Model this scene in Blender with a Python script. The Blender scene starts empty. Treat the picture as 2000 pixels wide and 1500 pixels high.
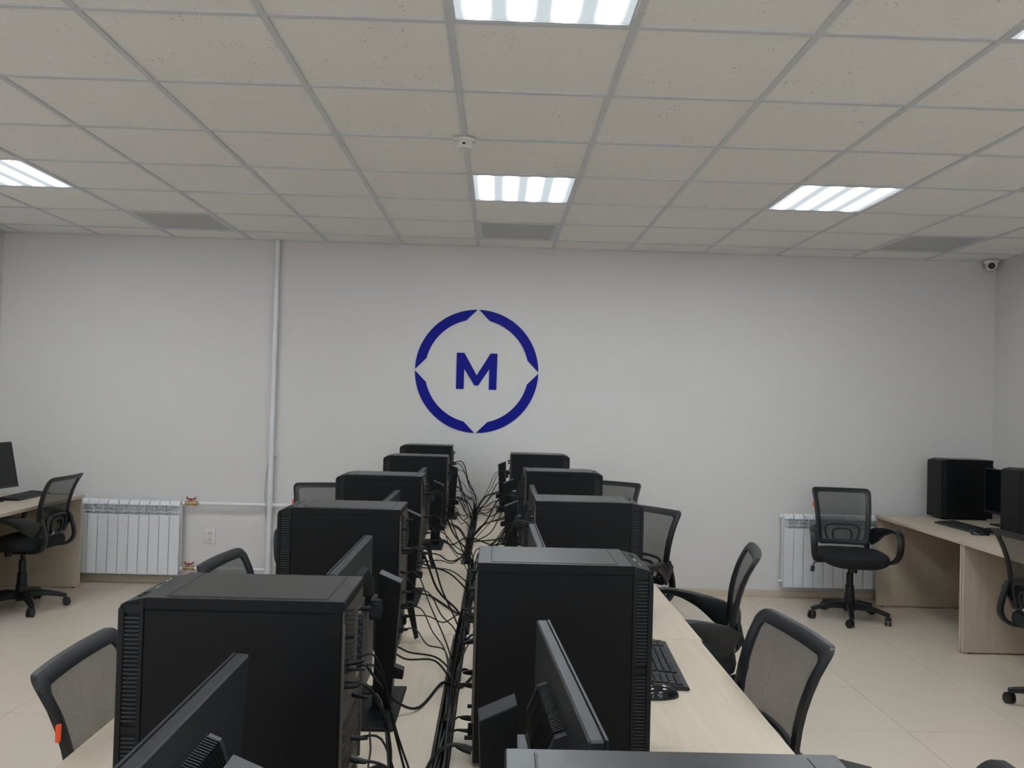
import bpy, bmesh, math, random
from mathutils import Vector, Matrix
random.seed(7)
S = bpy.context.scene
COL = S.collection

# ------------------------------------------------------------------ camera, world, exposure
F = 1611.26
CAM = Vector((0.19, -2.648, 1.515))
yaw, pitch, roll = -0.0167, 0.0189, 0.0273
cy, sy, cp, sp, cr, sr = math.cos(yaw), math.sin(yaw), math.cos(pitch), math.sin(pitch), math.cos(roll), math.sin(roll)
fwd = Vector((-sy*cp, cy*cp, sp)); right = Vector((cy, sy, 0)); up = right.cross(fwd)
r_ = cr*right + sr*up; u_ = -sr*right + cr*up
cam = bpy.data.cameras.new('camera'); cam.sensor_width = 36; cam.lens = F/2000*36; cam.clip_start = 0.02
co = bpy.data.objects.new('camera', cam); COL.objects.link(co)
m = Matrix((r_, u_, -fwd)).transposed().to_4x4(); m.translation = CAM
co.matrix_world = m
S.camera = co
S.view_settings.view_transform = 'Standard'; S.view_settings.look = 'None'
S.view_settings.gamma = 1; S.view_settings.use_curve_mapping = False
S.view_settings.exposure = 1.42
W = bpy.data.worlds.new('world'); S.world = W; W.use_nodes = True
W.node_tree.nodes['Background'].inputs[0].default_value = (0.6, 0.7, 0.85, 1)
W.node_tree.nodes['Background'].inputs[1].default_value = 0.05
LAMP = 26.          # radiance of the tubes seen through the diffusers
XL, XR, YB, YF, ZC = -3.75, 4.18, 3.93, -5.0, 2.728
DZ = 0.705          # desk height

FILL = 5.  # energy of the added fill lamps
for i, wx in enumerate((-2.3, .2, 2.7)):      # added fill lamps at three made-up windows behind the viewer
    ld = bpy.data.lights.new('window_daylight', 'AREA'); ld.shape = 'RECTANGLE'; ld.size = 1.5; ld.size_y = 1.3
    ld.energy = FILL; ld.color = (.82, .91, 1.)
    lo = bpy.data.objects.new('window_daylight', ld); COL.objects.link(lo); lo.location = (wx, -4.93, 1.55); lo.rotation_euler = (math.radians(90), 0, 0)

# ------------------------------------------------------------------ materials
def nt_mat(name):
    m = bpy.data.materials.new(name); m.use_nodes = True
    nt = m.node_tree; b = nt.nodes['Principled BSDF']
    return m, nt, b
def srgb(c):
    return tuple(((x/255)/12.92 if x/255 <= .04045 else ((x/255+.055)/1.055)**2.4) for x in c)+(1,)
def mat(name, c, rough=.5, metal=0., var=0.06, scale=12., bump=0., bscale=200., stretch=(1,1,1), spec=.5):
    m, nt, b = nt_mat(name); N = nt.nodes; L = nt.links
    tc = N.new('ShaderNodeTexCoord'); mp = N.new('ShaderNodeMapping'); mp.inputs['Scale'].default_value = stretch
    L.new(tc.outputs['Object'], mp.inputs[0])
    no = N.new('ShaderNodeTexNoise'); no.inputs['Scale'].default_value = scale; no.inputs['Detail'].default_value = 4
    L.new(mp.outputs[0], no.inputs['Vector'])
    mx = N.new('ShaderNodeMixRGB'); c1 = srgb(c)
    mx.inputs[1].default_value = tuple(x*(1-var) for x in c1[:3])+(1,)
    mx.inputs[2].default_value = tuple(min(1, x*(1+var)) for x in c1[:3])+(1,)
    L.new(no.outputs[0], mx.inputs[0]); L.new(mx.outputs[0], b.inputs['Base Color'])
    b.inputs['Roughness'].default_value = rough; b.inputs['Metallic'].default_value = metal
    b.inputs['Specular IOR Level'].default_value = spec
    if bump:
        n2 = N.new('ShaderNodeTexNoise'); n2.inputs['Scale'].default_value = bscale
        L.new(tc.outputs['Object'], n2.inputs['Vector'])
        bp = N.new('ShaderNodeBump'); bp.inputs['Strength'].default_value = bump; bp.inputs['Distance'].default_value = .002
        L.new(n2.outputs[0], bp.inputs['Height']); L.new(bp.outputs[0], b.inputs['Normal'])
    return m
M = {}
M['wall'] = mat('painted_wall', (217, 213, 211), .75, var=.015, scale=1.5, bump=.15, bscale=60)
M['rail'] = mat('white_rail', (203, 205, 209), .45, var=.01)
M['white'] = mat('white_enamel', (226, 227, 230), .3, var=.01)
M['plastic_white'] = mat('white_plastic', (222, 220, 214), .4, var=.01)
M['floor'] = mat('beige_floor_tile', (208, 194, 178), .28, var=.035, scale=5, bump=.03, bscale=90)
M['grout'] = mat('grout', (128, 120, 108), .9)
M['base'] = mat('baseboard_tile', (200, 186, 166), .45, var=.04, scale=6)
M['tower'] = mat('black_painted_steel', (13, 13, 15), .5, var=.05, bump=.12, bscale=900, spec=.22)
M['tower_top'] = mat('black_satin_top', (34, 34, 37), .33, var=.04, bump=.1, bscale=900, spec=.62)  # paler copy of the tower black, so tops look lit beside dark sides
M['bezel'] = mat('black_bezel_plastic', (15, 15, 17), .5, var=.05, spec=.3)
M['slat'] = mat('vent_slat_plastic', (40, 40, 44), .5, spec=.4)
M['slot'] = mat('vent_black', (6, 6, 7), .8)
M['rear'] = mat('grey_steel_rear', (92, 86, 80), .45, metal=.5, var=.06)
M['chrome'] = mat('chrome', (200, 200, 200), .2, metal=1.)
M['brass'] = mat('brass_valve', (176, 150, 112), .35, metal=.8)
M['red'] = mat('red_handle', (150, 14, 34), .35)
M['orange'] = mat('orange_tag', (240, 84, 40), .5)
M['plastic'] = mat('black_chair_plastic', (15, 17, 20), .42, var=.08, bump=.1, bscale=500)
M['seat'] = mat('black_seat_fabric', (15, 15, 17), .95, var=.2, scale=300, bump=.5, bscale=900)
M['monitor'] = mat('dark_monitor_plastic', (40, 42, 46), .4, var=.06, bump=.15, bscale=700)
M['stand'] = mat('black_stand', (9, 9, 10), .5, var=.06, spec=.3)
M['screen'] = mat('matt_dark_screen', (14, 16, 17), .25)
M['cable'] = mat('black_cable', (10, 10, 11), .5, spec=.35)
M['tray'] = mat('dark_metal_tray', (48, 40, 34), .55, metal=.3, var=.2, scale=30)
M['blue'] = mat('blue_acrylic', (12, 20, 138), .5, var=.02, spec=.15)
M['key'] = mat('black_keyboard', (24, 25, 29), .35)
M['gloss'] = mat('glossy_black', (16, 17, 21), .12)
M['vent'] = mat('grey_perforated_vent', (186, 186, 184), .7, var=.02)
M['sticker'] = mat('pale_sticker', (215, 215, 212), .5)
M['mark'] = mat('faint_grey_mark', (84, 84, 86), .5)
M['wheel'] = mat('caster_nylon', (24, 24, 26), .45)

M['pane'] = bpy.data.materials.new('daylit_pane'); M['pane'].use_nodes = True  # faint glow on the panes of the added windows, extra light
_b = M['pane'].node_tree.nodes['Principled BSDF']; _b.inputs['Emission Color'].default_value = (.8, .9, 1., 1); _b.inputs['Emission Strength'].default_value = .3
def wood(name, grain_axis):
    m, nt, b = nt_mat(name); N = nt.nodes; L = nt.links
    tc = N.new('ShaderNodeTexCoord'); mp = N.new('ShaderNodeMapping')
    sc = [22, 22, 22]; sc[grain_axis] = 1.4
    mp.inputs['Scale'].default_value = sc; L.new(tc.outputs['Object'], mp.inputs[0])
    no = N.new('ShaderNodeTexNoise'); no.inputs['Scale'].default_value = 1.6; no.inputs['Detail'].default_value = 6
    no.inputs['Distortion'].default_value = .6; L.new(mp.outputs[0], no.inputs['Vector'])
    rp = N.new('ShaderNodeValToRGB'); rp.color_ramp.elements[0].position = .3; rp.color_ramp.elements[1].position = .7
    rp.color_ramp.elements[0].color = srgb((186, 171, 151)); rp.color_ramp.elements[1].color = srgb((197, 183, 164))
    L.new(no.outputs[0], rp.inputs[0]); L.new(rp.outputs[0], b.inputs['Base Color']); b.inputs['Roughness'].default_value = .42
    return m
M['wood'] = wood('birch_laminate', 1); M['woodv'] = wood('birch_laminate_upright', 2)

def tile_mat():
    m, nt, b = nt_mat('speckled_mineral_tile'); N = nt.nodes; L = nt.links
    tc = N.new('ShaderNodeTexCoord'); ob = N.new('ShaderNodeObjectInfo')
    ad = N.new('ShaderNodeVectorMath'); ad.operation = 'ADD'; L.new(tc.outputs['Object'], ad.inputs[0])
    L.new(ob.outputs['Location'], ad.inputs[1])
    ms = N.new('ShaderNodeMapping'); ms.inputs['Scale'].default_value = (1, .6, 1); L.new(ad.outputs[0], ms.inputs[0])
    vo = N.new('ShaderNodeTexVoronoi'); vo.inputs['Scale'].default_value = 100; L.new(ms.outputs[0], vo.inputs['Vector'])
    no = N.new('ShaderNodeTexNoise'); no.inputs['Scale'].default_value = 9; L.new(ad.outputs[0], no.inputs['Vector'])
    # pit radius varies: distance < noise-driven threshold
    mr = N.new('ShaderNodeMapRange'); mr.inputs[1].default_value = .42; mr.inputs[2].default_value = .68
    mr.inputs[3].default_value = .06; mr.inputs[4].default_value = .29; L.new(no.outputs[0], mr.inputs[0])
    wn = N.new('ShaderNodeSeparateColor'); L.new(vo.outputs['Color'], wn.inputs[0])
    mu = N.new('ShaderNodeMath'); mu.operation = 'MULTIPLY'; L.new(mr.outputs[0], mu.inputs[0]); L.new(wn.outputs[0], mu.inputs[1])
    lt = N.new('ShaderNodeMath'); lt.operation = 'LESS_THAN'; L.new(vo.outputs['Distance'], lt.inputs[0]); L.new(mu.outputs[0], lt.inputs[1])
    mx = N.new('ShaderNodeMixRGB'); mx.inputs[1].default_value = srgb((235, 233, 230)); mx.inputs[2].default_value = srgb((150, 143, 133))
    L.new(lt.outputs[0], mx.inputs[0]); L.new(mx.outputs[0], b.inputs['Base Color']); b.inputs['Roughness'].default_value = .9
    return m
M['ctile'] = tile_mat()

def mesh_mat():
    m, nt, b = nt_mat('woven_black_mesh'); N = nt.nodes; L = nt.links
    b.inputs['Base Color'].default_value = srgb((30, 31, 33)); b.inputs['Roughness'].default_value = .6
    tc = N.new('ShaderNodeTexCoord'); sx = N.new('ShaderNodeSeparateXYZ'); L.new(tc.outputs['Object'], sx.inputs[0])
    def wave(out, per):
        a = N.new('ShaderNodeMath'); a.operation = 'MULTIPLY'; a.inputs[1].default_value = 2*math.pi/per; L.new(out, a.inputs[0])
        s = N.new('ShaderNodeMath'); s.operation = 'COSINE'; L.new(a.outputs[0], s.inputs[0]); return s.outputs[0]
    p = N.new('ShaderNodeMath'); p.operation = 'MULTIPLY'
    L.new(wave(sx.outputs[1], .0052), p.inputs[0]); L.new(wave(sx.outputs[2], .0052), p.inputs[1])
    g = N.new('ShaderNodeMath'); g.operation = 'GREATER_THAN'; g.inputs[1].default_value = .27; L.new(p.outputs[0], g.inputs[0])
    tr = N.new('ShaderNodeBsdfTransparent'); mx = N.new('ShaderNodeMixShader')
    L.new(g.outputs[0], mx.inputs[0]); L.new(b.outputs[0], mx.inputs[1]); L.new(tr.outputs[0], mx.inputs[2])
    L.new(mx.outputs[0], nt.nodes['Material Output'].inputs[0])
    return m
M['mesh'] = mesh_mat()

def diffuser_mat():
    m, nt, b = nt_mat('lit_diffuser'); N = nt.nodes; L = nt.links
    tc = N.new('ShaderNodeTexCoord'); sx = N.new('ShaderNodeSeparateXYZ'); L.new(tc.outputs['Object'], sx.inputs[0])
    def math_(op, a, bb=None, c=None):
        n = N.new('ShaderNodeMath'); n.operation = op
        for i, v in enumerate((a, bb, c)):
            if v is None: continue
            if isinstance(v, (int, float)): n.inputs[i].default_value = v
            else: L.new(v, n.inputs[i])
        return n.outputs[0]
    # four tubes running along y at x = -.21,-.07,.07,.21
    ph = math_('MULTIPLY', sx.outputs[0], 2*math.pi/.14)
    c = math_('COSINE', ph); c = math_('MULTIPLY', c, -1.); c = math_('MULTIPLY_ADD', c, .5, .5)
    c = math_('POWER', c, 4.)
    ay = math_('ABSOLUTE', sx.outputs[1]); e = N.new('ShaderNodeMapRange'); e.interpolation_type = 'SMOOTHSTEP'
    e.inputs[1].default_value = .285; e.inputs[2].default_value = .21; e.inputs[3].default_value = .25; e.inputs[4].default_value = 1; L.new(ay, e.inputs[0])
    ax = math_('ABSOLUTE', sx.outputs[0]); ex = math_('LESS_THAN', ax, .277)
    v = math_('MULTIPLY', math_('MULTIPLY', c, e.outputs[0]), ex)
    st = math_('MULTIPLY_ADD', v, LAMP, .27)
    em = N.new('ShaderNodeEmission'); em.inputs[0].default_value = (.86, .95, 1., 1); L.new(st, em.inputs[1])
    L.new(em.outputs[0], nt.nodes['Material Output'].inputs[0])
    return m
M['lit'] = diffuser_mat()

# ------------------------------------------------------------------ mesh helpers
def box(bm, x0, x1, y0, y1, z0, z1, bev=0., seg=1):
    r = bmesh.ops.create_cube(bm, size=1)
    vs = r['verts']
    for v in vs:
        v.co = Vector(((x0+x1)/2+v.co.x*(x1-x0), (y0+y1)/2+v.co.y*(y1-y0), (z0+z1)/2+v.co.z*(z1-z0)))
    if bev:
        es = list({e for v in vs for e in v.link_edges})
        bmesh.ops.bevel(bm, geom=es, offset=bev, segments=seg, affect='EDGES', profile=.5)
def ring_loft(bm, rings, close=False, cap=True):
    vr = [[bm.verts.new(p) for p in r] for r in rings]
    n = len(vr[0]); k = len(vr)
    for i in range(k if close else k-1):
        a, b = vr[i], vr[(i+1) % k]
        for j in range(n):
            bm.faces.new((a[j], a[(j+1) % n], b[(j+1) % n], b[j]))
    if cap and not close:
        bm.faces.new(list(reversed(vr[0]))); bm.faces.new(vr[-1])
def catmull(pts, n=6):
    P = [Vector(p) for p in pts]; Q = [P[0]*2-P[1]]+P+[P[-1]*2-P[-2]]; out = []
    for i in range(1, len(Q)-2):
        a, b, c, d = Q[i-1:i+3]
        for j in range(n):
            t = j/n
            out.append(.5*((2*b)+(c-a)*t+(2*a-5*b+4*c-d)*t*t+(3*b-3*c+d-a)*t**3))
    out.append(P[-1]); return out
def sweep(bm, pts, w, h=None, ref=(0, 0, 1), n=8, square=False, close=False):
    """w: half width across (perp. to ref), h: half height; numbers or lists"""
    P = [Vector(p) for p in pts]; k = len(P); h = w if h is None else h; rings = []; ref = Vector(ref)
    for i, p in enumerate(P):
        if close: t = P[(i+1) % k]-P[i-1]
        else: t = P[min(i+1, k-1)]-P[max(i-1, 0)]
        t.normalize(); s = t.cross(ref)
        if s.length < 1e-3: s = t.cross(Vector((1, 0.02, 0)))
        s.normalize(); q = s.cross(t)
        wi = w[i] if isinstance(w, (list, tuple)) else w; hi = h[i] if isinstance(h, (list, tuple)) else h
        if square:
            c = .72; pr = [(1, -c), (1, c), (c, 1), (-c, 1), (-1, c), (-1, -c), (-c, -1), (c, -1)]
        else: pr = [(math.cos(2*math.pi*j/n), math.sin(2*math.pi*j/n)) for j in range(n)]
        rings.append([p+s*(a*wi)+q*(b*hi) for a, b in pr])
    ring_loft(bm, rings, close=close)
def cyl(bm, p0, p1, r0, r1=None, n=16):
    sweep(bm, [p0, p1], [r0, r1 if r1 is not None else r0], n=n)
def lathe(bm, prof, n=24, M4=None):
    rings = []
    for r, z in prof:
        rr = [Vector((r*math.cos(2*math.pi*j/n), r*math.sin(2*math.pi*j/n), z)) for j in range(n)]
        if M4: rr = [M4 @ v for v in rr]
        rings.append(rr)
    ring_loft(bm, rings)
def prism(bm, poly, ax, a, b):
    """poly of 2-d points extruded along axis ax from a to b"""
    def mk(p, t):
        return Vector((t, p[0], p[1])) if ax == 0 else Vector((p[0], t, p[1])) if ax == 1 else Vector((p[0], p[1], t))
    A = [bm.verts.new(mk(p, a)) for p in poly]; B = [bm.verts.new(mk(p, b)) for p in poly]; n = len(poly)
    bm.faces.new(A); bm.faces.new(list(reversed(B)))
    for i in range(n): bm.faces.new((A[i], B[i], B[(i+1) % n], A[(i+1) % n]))
def obj(name, bm, m, parent=None, smooth=True, loc=None, stuff=False, label=None):
    bmesh.ops.recalc_face_normals(bm, faces=bm.faces)
    me = bpy.data.meshes.new(name); bm.to_mesh(me); bm.free()
    me.materials.append(M[m] if isinstance(m, str) else m)
    if smooth:
        for p in me.polygons: p.use_smooth = True
        me.set_sharp_from_angle(angle=math.radians(35))
    o = bpy.data.objects.new(name, me); COL.objects.link(o)
    if parent: o.parent = parent
    if loc: o.location = loc
    if stuff: o['kind'] = 'stuff'
    if label: o['label'] = label
    return o
def part(name, m, parent, fn, **kw):
    bm = bmesh.new(); fn(bm); return obj(name, bm, m, parent, **kw)
def tag(o, label, cat, group=None):
    o['label'] = label; o['category'] = cat
    if group: o['group'] = group
    return o
def thing(name, loc=(0, 0, 0), rz=0.):
    o = bpy.data.objects.new(name, None); COL.objects.link(o); o.location = loc; o.rotation_euler = (0, 0, rz); o.empty_display_size = .1
    return o
def copy_tree(o, parent=None):
    c = o.copy(); COL.objects.link(c)
    if parent: c.parent = parent
    for ch in list(KIDS.get(o.name, [])): copy_tree(ch, c)
    return c
KIDS = {}
def index_kids(root):
    for o in list(bpy.data.objects):
        if o.parent: KIDS.setdefault(o.parent.name, [])
    KIDS.clear()
    for o in bpy.data.objects:
        if o.parent: KIDS.setdefault(o.parent.name, []).append(o)
def dup_part(src, parent, loc, name=None):
    o = src.copy(); COL.objects.link(o); o.parent = parent; o.location = loc
    return o
def struct(o): o['kind'] = 'structure'; return o

# ------------------------------------------------------------------ room shell
def wall(name, *a):
    bm = bmesh.new(); box(bm, *a); return struct(obj(name, bm, 'wall', smooth=False))
wall('wall_back', XL-.1, XR+.1, YB, YB+.1, -.1, 2.9)
wall('wall_left', XL-.1, XL, YF, YB, -.1, 2.9)
wall('wall_right', XR, XR+.1, YF, YB, -.1, 2.9)
wall('wall_front', XL-.1, XR+.1, YF-.1, YF, -.1, 2.9)
bm = bmesh.new(); box(bm, XL, XR, YF, YB, -.1, -.004); floor = struct(obj('floor', bm, 'grout', smooth=False))
for nm, a in (('baseboard_back', (XL, XR, YB-.009, YB, 0, .052)), ('baseboard_left', (XL, XL+.009, YF, YB-.009, 0, .052)),
              ('baseboard_right', (XR-.009, XR, YF, YB-.009, 0, .052))):
    bm = bmesh.new(); box(bm, *a, bev=.002); struct(obj(nm, bm, 'base', smooth=False))
for i, wx in enumerate((-2.3, .2, 2.7)):
    w = struct(thing(f'window_{i+1}', (wx, YF, .85)))  # added windows, unseen behind the viewer, put in to brighten the room
    for s in (-1, 1):
        part('frame_rail', 'plastic_white', w, lambda bm: box(bm, -.82, .82, .0, .05, .7+s*.72-.03, .7+s*.72+.03), smooth=False)
        part('frame_stile', 'plastic_white', w, lambda bm: box(bm, s*.79-.03, s*.79+.03, .0, .05, .01, 1.39), smooth=False)
    part('mullion', 'plastic_white', w, lambda bm: box(bm, -.03, .03, .0, .05, .01, 1.39), smooth=False)
    part('pane', 'pane', w, lambda bm: box(bm, -.76, .76, .005, .012, .01, 1.39), smooth=False)
# floor tiles 600 x 600
def tiled(lo, hi, phase, step=.6):
    k = math.floor((lo-phase)/step); out = []
    while phase+k*step < hi:
        a, b = max(lo, phase+k*step), min(hi, phase+(k+1)*step)
        if b-a > .02: out.append((a, b))
        k += 1
    return out
cache = {}
def tile(kind, a, b, c, d, z0, z1, inset, m, parent, bev):
    w, h = round(b-a, 4), round(d-c, 4); key = (kind, w, h)
    if key not in cache:
        bm = bmesh.new(); box(bm, -w/2+inset, w/2-inset, -h/2+inset, h/2-inset, z0, z1, bev=bev)
        cache[key] = obj(kind, bm, m, parent, smooth=False, loc=((a+b)/2, (c+d)/2, 0)); return cache[key]
    return dup_part(cache[key], parent, ((a+b)/2, (c+d)/2, 0))
for a, b in tiled(XL, XR, 2.165):
    for c, d in tiled(YF, YB, 1.245):
        t = tile('floor_tile', a, b, c, d, -.012, 0, .0011, 'floor', floor, .0008)
# ceiling: slab, tiles, rails
bm = bmesh.new(); box(bm, XL, XR, YF, YB, ZC+.06, ZC+.16); ceiling = struct(obj('ceiling', bm, 'wall', smooth=False))
LX = [(-3.0, -2.4), (0, .6), (1.8, 2.4)]; LY = [(-3.0, -2.4), (-.6, 0), (1.8, 2.4)]
VX = [(-2.4, -1.8), (0, .6), (3.0, 3.6)]; VY = (3.0, 3.6)
lights = [(x, y) for x in LX for y in LY]
def same(p, q): return abs(p[0]-q[0]) < .05
for a, b in tiled(XL, XR, 0):
    for c, d in tiled(YF, YB, 0):
        if any(same((a,), (x[0],)) and same((c,), (y[0],)) for x, y in lights): continue
        if any(same((a,), (x[0],)) for x in VX) and same((c,), (VY[0],)): continue
        tile('ceiling_tile', a, b, c, d, ZC+.006, ZC+.02, .002, 'ctile', ceiling, 0)
for a, b in tiled(XL, XR, 0)[1:]:
    part('main_rail', 'rail', ceiling, lambda bm: (box(bm, -.012, .012, YF, YB, 0, .006), box(bm, -.0025, .0025, YF, YB, .006, .045)), smooth=False, loc=(a, 0, ZC))
for c, d in tiled(YF, YB, 0)[1:]:
    first = None
    for a, b in tiled(XL, XR, 0):
        w = round(b-a, 4); key = ('cross', w)
        if key not in cache:
            cache[key] = part('cross_rail', 'rail', ceiling, lambda bm: box(bm, -w/2+.012, w/2-.012, -.0105, .0105, 0.0006, .006), smooth=False, loc=((a+b)/2, c, ZC))
        else: dup_part(cache[key], ceiling, ((a+b)/2, c, ZC))
bm = bmesh.new(); box(bm, XL, XR, YB-.02, YB, ZC-.001, ZC+.006); box(bm, XL, XL+.02, YF, YB, ZC-.001, ZC+.006); box(bm, XR-.02, XR, YF, YB, ZC-.001, ZC+.006)
struct(obj('trim_1', bm, 'rail', smooth=False))

# ------------------------------------------------------------------ ceiling lights, vents, detector, camera
def pos_name(x):
    return 'left' if x[0] < -1 else 'right' if x[0] > 1 else 'centre'
L0 = None
LLAB = {('left', 2): 'square ceiling light panel at the left edge of the frame', ('centre', 2): 'square ceiling light panel in line with the wall emblem, near the grey vent',
        ('right', 2): 'square ceiling light panel on the right, before the corner camera', ('centre', 1): 'largest ceiling light panel at the top centre edge, nearest the viewer',
        ('right', 1): 'ceiling light panel just showing in the top right corner', ('left', 1): 'lit ceiling panel overhead on the left, level with the nearest one',
        ('left', 0): 'lit ceiling panel behind the viewer on the left', ('centre', 0): 'lit ceiling panel behind the viewer in the middle', ('right', 0): 'lit ceiling panel behind the viewer on the right'}
for x, y in lights:
    lab = LLAB[(pos_name(x), LY.index(y))]
    if L0 is None:
        L0 = thing('ceiling_light', ((x[0]+x[1])/2, (y[0]+y[1])/2, ZC))
        def fr(bm):
            for s in (-1, 1):
                box(bm, s*.2835-.0045, s*.2835+.0045, -.288, .288, .0015, .03); box(bm, -.279, .279, s*.2835-.0045, s*.2835+.0045, .0015, .03)
            box(bm, -.288, .288, -.288, .288, .03, .055)
        part('frame', 'rail', L0, fr, smooth=False)
        part('diffuser', 'lit', L0, lambda bm: box(bm, -.2785, .2785, -.2785, .2785, .006, .009), smooth=False)
        index_kids(L0); o = L0
    else:
        o = copy_tree(L0); o.location = ((x[0]+x[1])/2, (y[0]+y[1])/2, ZC)
    tag(o, lab, 'ceiling light', 'lit ceiling panels')
V0 = None
VL = {'left': 'grey perforated ceiling vent nearest the riser pipe', 'centre': 'grey perforated ceiling vent above the wall emblem', 'right': 'grey perforated ceiling vent nearest the corner camera'}
for x in VX:
    if V0 is None:
        V0 = thing('ceiling_vent', ((x[0]+x[1])/2, 3.3, ZC))
        def fr(bm):
            for s in (-1, 1):
                box(bm, s*.272-.016, s*.272+.016, -.288, .288, .001, .012); box(bm, -.256, .256, s*.272-.016, s*.272+.016, .001, .012)
        part('frame', 'rail', V0, fr, smooth=False)
        part('perforated_panel', 'vent', V0, lambda bm: box(bm, -.256, .256, -.256, .256, .004, .01), smooth=False)
        index_kids(V0); o = V0
    else: o = copy_tree(V0); o.location = ((x[0]+x[1])/2, 3.3, ZC)
    tag(o, VL[pos_name(x)], 'ceiling vent', 'grey ceiling vents')
t = tag(thing('smoke_detector', (.0, 1.2, ZC)), 'white round smoke detector on the ceiling rail above the emblem', 'smoke detector')
part('mounting_base', 'plastic_white', t, lambda bm: lathe(bm, [(.052, 0), (.054, -.006), (.052, -.012), (.04, -.014)]))
part('sensor_head', 'plastic_white', t, lambda bm: lathe(bm, [(.038, -.014), (.037, -.02), (.04, -.024), (.04, -.036), (.03, -.046), (.012, -.048)]))
part('sensor_slot', 'slot', t, lambda bm: [box(bm, .0402*math.cos(a)-.007, .0402*math.cos(a)+.007, .0402*math.sin(a)-.0015, .0402*math.sin(a)+.0015, -.034, -.026) for a in [-math.pi/2]])
t = tag(thing('security_camera', (4.10, 3.86, ZC)), 'small white dome security camera in the ceiling corner', 'security camera')
part('mounting_plate', 'plastic_white', t, lambda bm: lathe(bm, [(.056, 0), (.056, -.012), (.05, -.02), (.044, -.03)]))
part('dome', 'plastic_white', t, lambda bm: lathe(bm, [(.044, -.028), (.044, -.045), (.04, -.06), (.03, -.073), (.014, -.08), (.003, -.081)]))
MM = Matrix.Translation((-.015, -.034, -.046)) @ Vector((-.45, -.83, -.22)).to_track_quat('Z', 'Y').to_matrix().to_4x4()
part('lens_housing', 'gloss', t, lambda bm: lathe(bm, [(.024, -.01), (.024, .008), (.018, .012), (.004, .013)], n=20, M4=MM))

# ------------------------------------------------------------------ wall emblem
t = tag(thing('wall_emblem', (.016, YB, 1.733), 0), 'blue circular compass-like emblem with a letter M on the back wall', 'wall emblem')
Ro, Ri = .491, .413
def arc_piece(q):
    a0, a1 = math.radians(90*q+.7), math.radians(90*q+89.3); b0, b1 = math.radians(90*q+76.7), math.radians(90*q+13.3)
    P = [(Ro*math.cos(a0+(a1-a0)*i/30), Ro*math.sin(a0+(a1-a0)*i/30)) for i in range(31)]
    P += [(Ri*math.cos(b0+(b1-b0)*i/24), Ri*math.sin(b0+(b1-b0)*i/24)) for i in range(25)]
    return P
def strip_prism(bm, q):
    a0, a1 = math.radians(90*q+.7), math.radians(90*q+89.3); b0, b1 = math.radians(90*q+13.3), math.radians(90*q+76.7); rings = []
    for i in range(37):
        s = i/36; a = a0+(a1-a0)*s; b = b0+(b1-b0)*s
        o = (Ro*math.cos(a), Ro*math.sin(a)); n_ = (Ri*math.cos(b), Ri*math.sin(b))
        rings.append([Vector((o[0], -.001, o[1])), Vector((o[0], -.006, o[1])), Vector((n_[0], -.006, n_[1])), Vector((n_[0], -.001, n_[1]))])
    ring_loft(bm, rings)
for q in range(4): part('ring_segment', 'blue', t, lambda bm: strip_prism(bm, q), smooth=False)
k = .000762
mp = [(-213, -190), (-213, 190), (-133, 190), (0, -42), (140, 190), (213, 190), (210, -190), (130, -190), (130, 22), (17, -150), (-20, -150), (-131, 22), (-131, -190)]
part('letter', 'blue', t, lambda bm: prism(bm, [(a*k, b*k) for a, b in mp], 1, -.006, -.001), smooth=False)

# ------------------------------------------------------------------ pipes, radiators, outlet
def tube_thing(name, pts, r, m, label, cat, n=14, group=None):
    bm = bmesh.new(); sweep(bm, pts, r, n=n); return tag(obj(name, bm, m), label, cat, group)
t = tag(thing('riser_pipe', (-1.58, YB-.036, 0)), 'white vertical heating riser pipe on the back wall', 'pipe')
part('pipe_run', 'white', t, lambda bm: cyl(bm, (0, 0, 0), (-.004, 0, ZC), .019, n=18))
[part('coupling', 'white', t, lambda bm: cyl(bm, (0, 0, a), (0, 0, b), .024, n=18)) for a, b in ((.605, .665), (.1, .16))]
part('pipe_clamp', 'plastic_white', t, lambda bm: (cyl(bm, (0, 0, 1.02), (0, 0, 1.035), .024, n=18), box(bm, -.006, .05, .006, .036, 1.022, 1.033)))
tube_thing('radiator_pipe', [(-2.12, YB-.06, .636), (-1.605, YB-.055, .636)], .0135, 'white', 'upper white pipe from the left radiator to the riser', 'pipe')
tube_thing('radiator_pipe', [(-2.14, YB-.06, .13), (-1.605, YB-.055, .13)], .0135, 'white', 'lower white pipe near the floor, left radiator to the riser', 'pipe')
tube_thing('radiator_pipe', [(-1.555, YB-.055, .636), (-1.12, YB-.055, .636)], .0135, 'white', 'short white pipe stub running right from the riser behind a tower', 'pipe')
tube_thing('wall_wire', catmull([(-1.60, YB-.004, .99), (-1.618, YB-.004, .93), (-1.63, YB-.004, .78), (-1.628, YB-.004, .6), (-1.60, YB-.004, .45), (-1.575, YB-.004, .33), (-1.57, YB-.004, .2)]), .0022, 'vent', 'thin grey wire loosely hanging beside the riser pipe', 'wire', n=6)

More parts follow.
